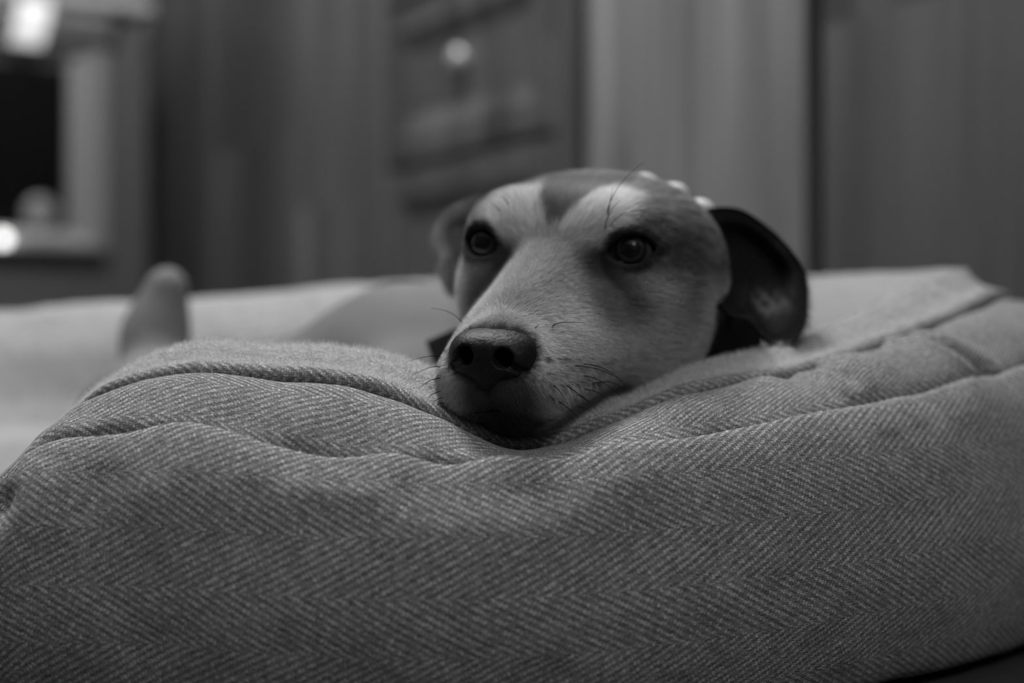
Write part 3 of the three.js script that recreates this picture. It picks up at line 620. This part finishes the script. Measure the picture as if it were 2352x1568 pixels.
const earShadeL = (x, y, z) => { const d = Math.hypot(x - lumpAt.x, y - lumpAt.y, z - lumpAt.z), n = fbm(x * 300, y * 300, z * 300, 3) - 0.5; return 0.010 * (1 + 0.6 * n) + 0.17 * Math.exp(-d * d / 0.00006) * clamp(0.6 + 2.4 * n); };
const earShadeR = (x, y, z) => 0.28 * (0.5 + 1.0 * fbm(x * 120, y * 120, z * 120, 3));
const earL = earGeo(leftRim, W(1722, 625, 0.740), 0.0035, earShadeL, [W(1770, 690, 0.75), 0.012, 0.008]);
const earR = earGeo(rightRim, W(1070, 560, 0.80), 0.0035, earShadeR);
const skin = new THREE.MeshPhysicalMaterial({ color: 0xffffff, roughness: 0.9, specularIntensity: 0.1, vertexColors: true });
const bodyGeo = mergeGeometries([headGeo, trunkGeo, earL, earR].map(g => { const q = g.clone(); for (const k of Object.keys(q.attributes)) if (!['position', 'normal', 'color'].includes(k)) q.deleteAttribute(k); return q; }));
mesh('body', bodyGeo, skin, dog);
// nose
{
  const g = surfaceNet(noseSDF, [-2.3, -7.0, 5.4], [2.3, -3.2, 9.2], 0.06);
  g.applyMatrix4(HEAD);
  mesh('nose', g, new THREE.MeshPhysicalMaterial({ color: grey(0.007), roughness: 0.55, specularIntensity: 0.45 }), dog, 'dark leathery nose');
}
// eyes
for (const e of EYES) {
  const look = V(e.s * 0.22 + 0.03, 0.15, 0.96).normalize();
  // eyeball with iris rings as colours of its own
  const g = new THREE.SphereGeometry(EYE_R, 128, 96), p = g.attributes.position, col = new Float32Array(p.count * 3);
  for (let i = 0; i < p.count; i++) {
    const c = (p.getX(i) * look.x + p.getY(i) * look.y + p.getZ(i) * look.z) / EYE_R, a = Math.acos(clamp(c, -1, 1));
    const r = a * EYE_R;
    let v = 0;
    v = mix(0.003, 0.02, smooth(0.44, 0.52, r)); v = mix(v, 0.005, smooth(0.62, 0.69, r)); v = mix(v, 0.05, smooth(0.76, 0.92, r));   // pupil, iris, its dark edge, white
    col[i * 3] = col[i * 3 + 1] = col[i * 3 + 2] = v;
    const bulge = 1 + 0.06 * Math.exp(-r * r / 0.35);
    p.setXYZ(i, p.getX(i) * bulge, p.getY(i) * bulge, p.getZ(i) * bulge);
  }
  g.setAttribute('color', new THREE.BufferAttribute(col, 3)); g.computeVertexNormals();
  g.translate(e.c.x, e.c.y, e.c.z); g.applyMatrix4(HEAD);
  mesh('eye', g, new THREE.MeshPhysicalMaterial({ color: 0xffffff, vertexColors: true, roughness: 0.04, ior: 1.38 }), dog, 'dark glossy eye');
}
// collar: dark strap with pale studs round the neck, behind the skull
{
  const c = toRoom(-0.3, -2.15, -10.3), axis = NECK[1][0].clone().sub(NECK[0][0]).normalize(), x = hL.clone().addScaledVector(axis, -hL.dot(axis)).normalize(), y = x.clone().cross(axis).normalize(); if (y.y < 0) y.negate();
  const collar = new THREE.Group(); collar.name = 'collar'; collar.userData.label = 'dark collar with a row of pale studs'; dog.add(collar);
  const R = (a) => V(0, 0, 0).addScaledVector(x, Math.cos(a) * 0.0655).addScaledVector(y, Math.sin(a) * 0.0615).add(c);
  const prof = [[-0.014, 0.0], [-0.014, 0.003], [0.014, 0.003], [0.014, 0.0], [-0.014, 0.0]];
  const g = gridGeo(96, 4, (i, j) => { const a = i / 96 * Math.PI * 2, p = R(a), o = p.clone().sub(c).normalize(); return p.addScaledVector(axis, prof[j][0]).addScaledVector(o, prof[j][1]); });
  mesh('strap', g, mat(0.02, 0.6, { side: THREE.DoubleSide }), collar);
  const sg = new THREE.SphereGeometry(0.0085, 20, 14).scale(1, 0.8, 1), sm = mat(0.62, 0.3);
  for (let k = 2; k < 7; k++) { const a = k / 25 * Math.PI * 2 - 0.08, p = R(a), o = p.clone().sub(c).normalize(), s = mesh('stud', sg, sm, collar); s.position.copy(p.addScaledVector(o, 0.004)); }
  // loose end of the strap, standing off to the side
  const E = [W(1050, 755, 0.80), W(983, 785, 0.80), W(1000, 832, 0.80), W(1055, 830, 0.80)];
  const sh = new THREE.Shape([[0, 0]].map(() => new THREE.Vector2(0, 0)));
  const ctr = E[0].clone().add(E[1]).add(E[2]).add(E[3]).multiplyScalar(0.25); sh.curves = []; sh.moveTo(E[0].x - ctr.x, E[0].y - ctr.y); for (const q of [E[1], E[2], E[3]]) sh.lineTo(q.x - ctr.x, q.y - ctr.y); sh.closePath();
  const eg = new THREE.ExtrudeGeometry(sh, { depth: 0.004, bevelEnabled: true, bevelSize: 0.001, bevelThickness: 0.001, bevelSegments: 2 }); eg.translate(ctr.x, ctr.y, ctr.z);
  mesh('strap_end', eg, mat(0.02, 0.6), collar);
}
// where a ray through a pixel meets the dog's head
function hit(px, py) { const d = V((px - 1176) / FPX, (784 - py) / FPX, -1), n = d.length(); d.normalize(); let t = 0.5; for (let k = 0; k < 200; k++) { const p = d.clone().multiplyScalar(t); const s = dogSDF(p.x, p.y + EYE, p.z); if (s < 0.0001) { p.y += EYE; return p; } t += s * 0.7; if (t > 1.2) break; } return null; }
// whiskers: root pixel, middle, tip and how far the tip comes towards the camera
{
  const wm = new THREE.MeshPhysicalMaterial({ color: grey(0.006), roughness: 0.9, specularIntensity: 0.1 }), list = [
    [[1318, 840], [1380, 850], [1440, 882], 0.012], [[1338, 836], [1395, 850], [1437, 888], 0.014], [[1341, 863], [1385, 878], [1430, 915], 0.012], [[1360, 880], [1405, 878], [1437, 895], 0.014],
    [[1300, 884], [1345, 915], [1385, 938], 0.012], [[1341, 894], [1375, 902], [1402, 926], 0.012], [[1322, 905], [1350, 922], [1380, 953], 0.012], [[1280, 919], [1312, 943], [1330, 962], 0.01], [[1320, 933], [1350, 940], [1374, 958], 0.012], [[1272, 885], [1285, 898], [1296, 915], 0.006],
    [[1270, 750], [1290, 741], [1345, 741], 0.014], [[1064, 745], [1035, 718], [990, 708], 0.0], [[1012, 845], [990, 843], [945, 862], 0.0], [[1012, 868], [985, 875], [962, 893], 0.0], [[1014, 898], [995, 904], [983, 915], 0.0], [[1020, 912], [1003, 918], [992, 930], 0.0],
    [[1018, 925], [1005, 928], [996, 936], 0.0], [[1012, 822], [985, 818], [930, 832], 0.0], [[1022, 940], [1012, 948], [1004, 958], 0.0], [[1396, 497], [1402, 460], [1408, 430], 0.01], [[1394, 492], [1420, 430], [1478, 372], 0.01], [[1390, 525], [1400, 490], [1425, 460], 0.012], [[1404, 517], [1430, 492], [1480, 482], 0.012],
    [[1150, 488], [1140, 475], [1122, 462], 0.0], [[1170, 475], [1163, 462], [1150, 450], 0.0], [[1230, 752], [1233, 750], [1240, 745], 0.004],
  ];
  for (const [a, b, c, near] of list) {
    let r = hit(...a); for (let k = 1; !r && k < 12; k++) r = hit(a[0] + k * 3, a[1]); if (!r) continue;
    const d = -r.z, p = W(b[0], b[1], d - near * 0.6), q = W(c[0], c[1], d - near);
    const ctl = p.clone().multiplyScalar(2).addScaledVector(r, -0.5).addScaledVector(q, -0.5), curve = new THREE.QuadraticBezierCurve3(r, ctl, q);
    const g = gridGeo(16, 5, (i, j) => { const t = i / 16, o = curve.getPoint(t), tan = curve.getTangent(t), s = V(0, 0, 1).cross(tan).normalize(), u = tan.clone().cross(s), w = mix(0.00022, 0.00006, t), an = j / 5 * Math.PI * 2; return o.addScaledVector(s, Math.cos(an) * w).addScaledVector(u, Math.sin(an) * w); });
    mesh('whisker', g, wm, dog);
  }
}
// fur
{
  const hl = V(0, 0, 0), furOK = (a) => {
    hl.copy(a).applyMatrix4(HEADI);
    if (hl.z < -9.5 || hl.y < -8.9) return 0;
    if (noseSolid(hl.x, hl.y, hl.z) < 0.03) return 0;
    for (const e of EYES) { const l = lidDistance(e, hl.x, hl.y, hl.z); if (e.s * hl.x > 0 && hl.z > -1.5 && l < 0.14) return 0; }
    return hl.z > -1 ? 1.2 : 0.8;
  };
  const s = sampler(headGeo, furOK), N = 210000, im = new THREE.InstancedMesh(hairGeo(0.0), mat(1, 0.6), N);
  im.name = 'fur'; im.userData = { kind: 'stuff', label: 'short dense fur of the head' }; im.castShadow = im.receiveShadow = true;
  const tl = V(0, 0, 0);
  for (let i = 0; i < N; i++) {
    const [p, n] = s.take(); hl.copy(p).applyMatrix4(HEADI);
    const x = hl.x, y = hl.y, z = hl.z, front = smooth(-2, 5, z);
    // the lie of the coat: back from the nose, out over the cheeks, up over the forehead
    tl.set(x * 0.30 + (rnd() - 0.5) * 0.35, mix(0.25, -0.25, smooth(0, -5, y)) + (rnd() - 0.5) * 0.35, -1);
    if (y < -6 && z > 3) tl.set(x * 0.45, -0.9, -0.5 + 0.3 * rnd());
    const t = V(0, 0, 0).addScaledVector(hL, tl.x).addScaledVector(hU, tl.y).addScaledVector(hF, tl.z); t.addScaledVector(n, -t.dot(n)).normalize();
    let len = mix(0.0075, 0.0045, front) * (0.7 + 0.6 * rnd());
    for (const e of EYES) { const q = Math.hypot(x - e.c.x, y - e.c.y, z - e.c.z); len *= mix(0.35, 1, smooth(1.3, 2.6, q)); }
    len *= mix(0.45, 1, smooth(0.1, 1.4, noseSolid(x, y, z)));
    im.setMatrixAt(i, hairMatrix(p, n, t, 0.16 + 0.22 * rnd(), len, mix(0.00007, 0.000055, front)));
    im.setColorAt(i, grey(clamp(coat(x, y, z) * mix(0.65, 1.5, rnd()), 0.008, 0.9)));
  }
  dog.add(im);
}
{
  // hair on the ears
  const im = new THREE.InstancedMesh(hairGeo(0.0), new THREE.MeshPhysicalMaterial({ color: 0xffffff, roughness: 0.7, specularIntensity: 0.4 }), 44000); im.name = 'ear_fur'; im.userData = { kind: 'stuff', label: 'fine hair of the ears' }; im.castShadow = im.receiveShadow = true;
  let k = 0;
  for (const [g, N, f] of [[earL, 30000, earShadeL], [earR, 14000, earShadeR]]) {
    const s = sampler(g, () => 1);
    for (let i = 0; i < N; i++, k++) {
      const [p, n] = s.take(), t = V((rnd() - 0.5) * 0.7 + (g === earL ? 0.6 : -0.6), -0.8 + (rnd() - 0.5) * 0.7, (rnd() - 0.5) * 0.7); t.addScaledVector(n, -t.dot(n)).normalize();
      im.setMatrixAt(k, hairMatrix(p, n, t, 0.12 + 0.35 * rnd(), 0.004 + 0.004 * rnd(), 0.00006)); im.setColorAt(k, grey(f(p.x, p.y, p.z) * mix(0.6, 1.6, rnd())));
    }
  }
  dog.add(im);
}
renderer.render(scene, camera);
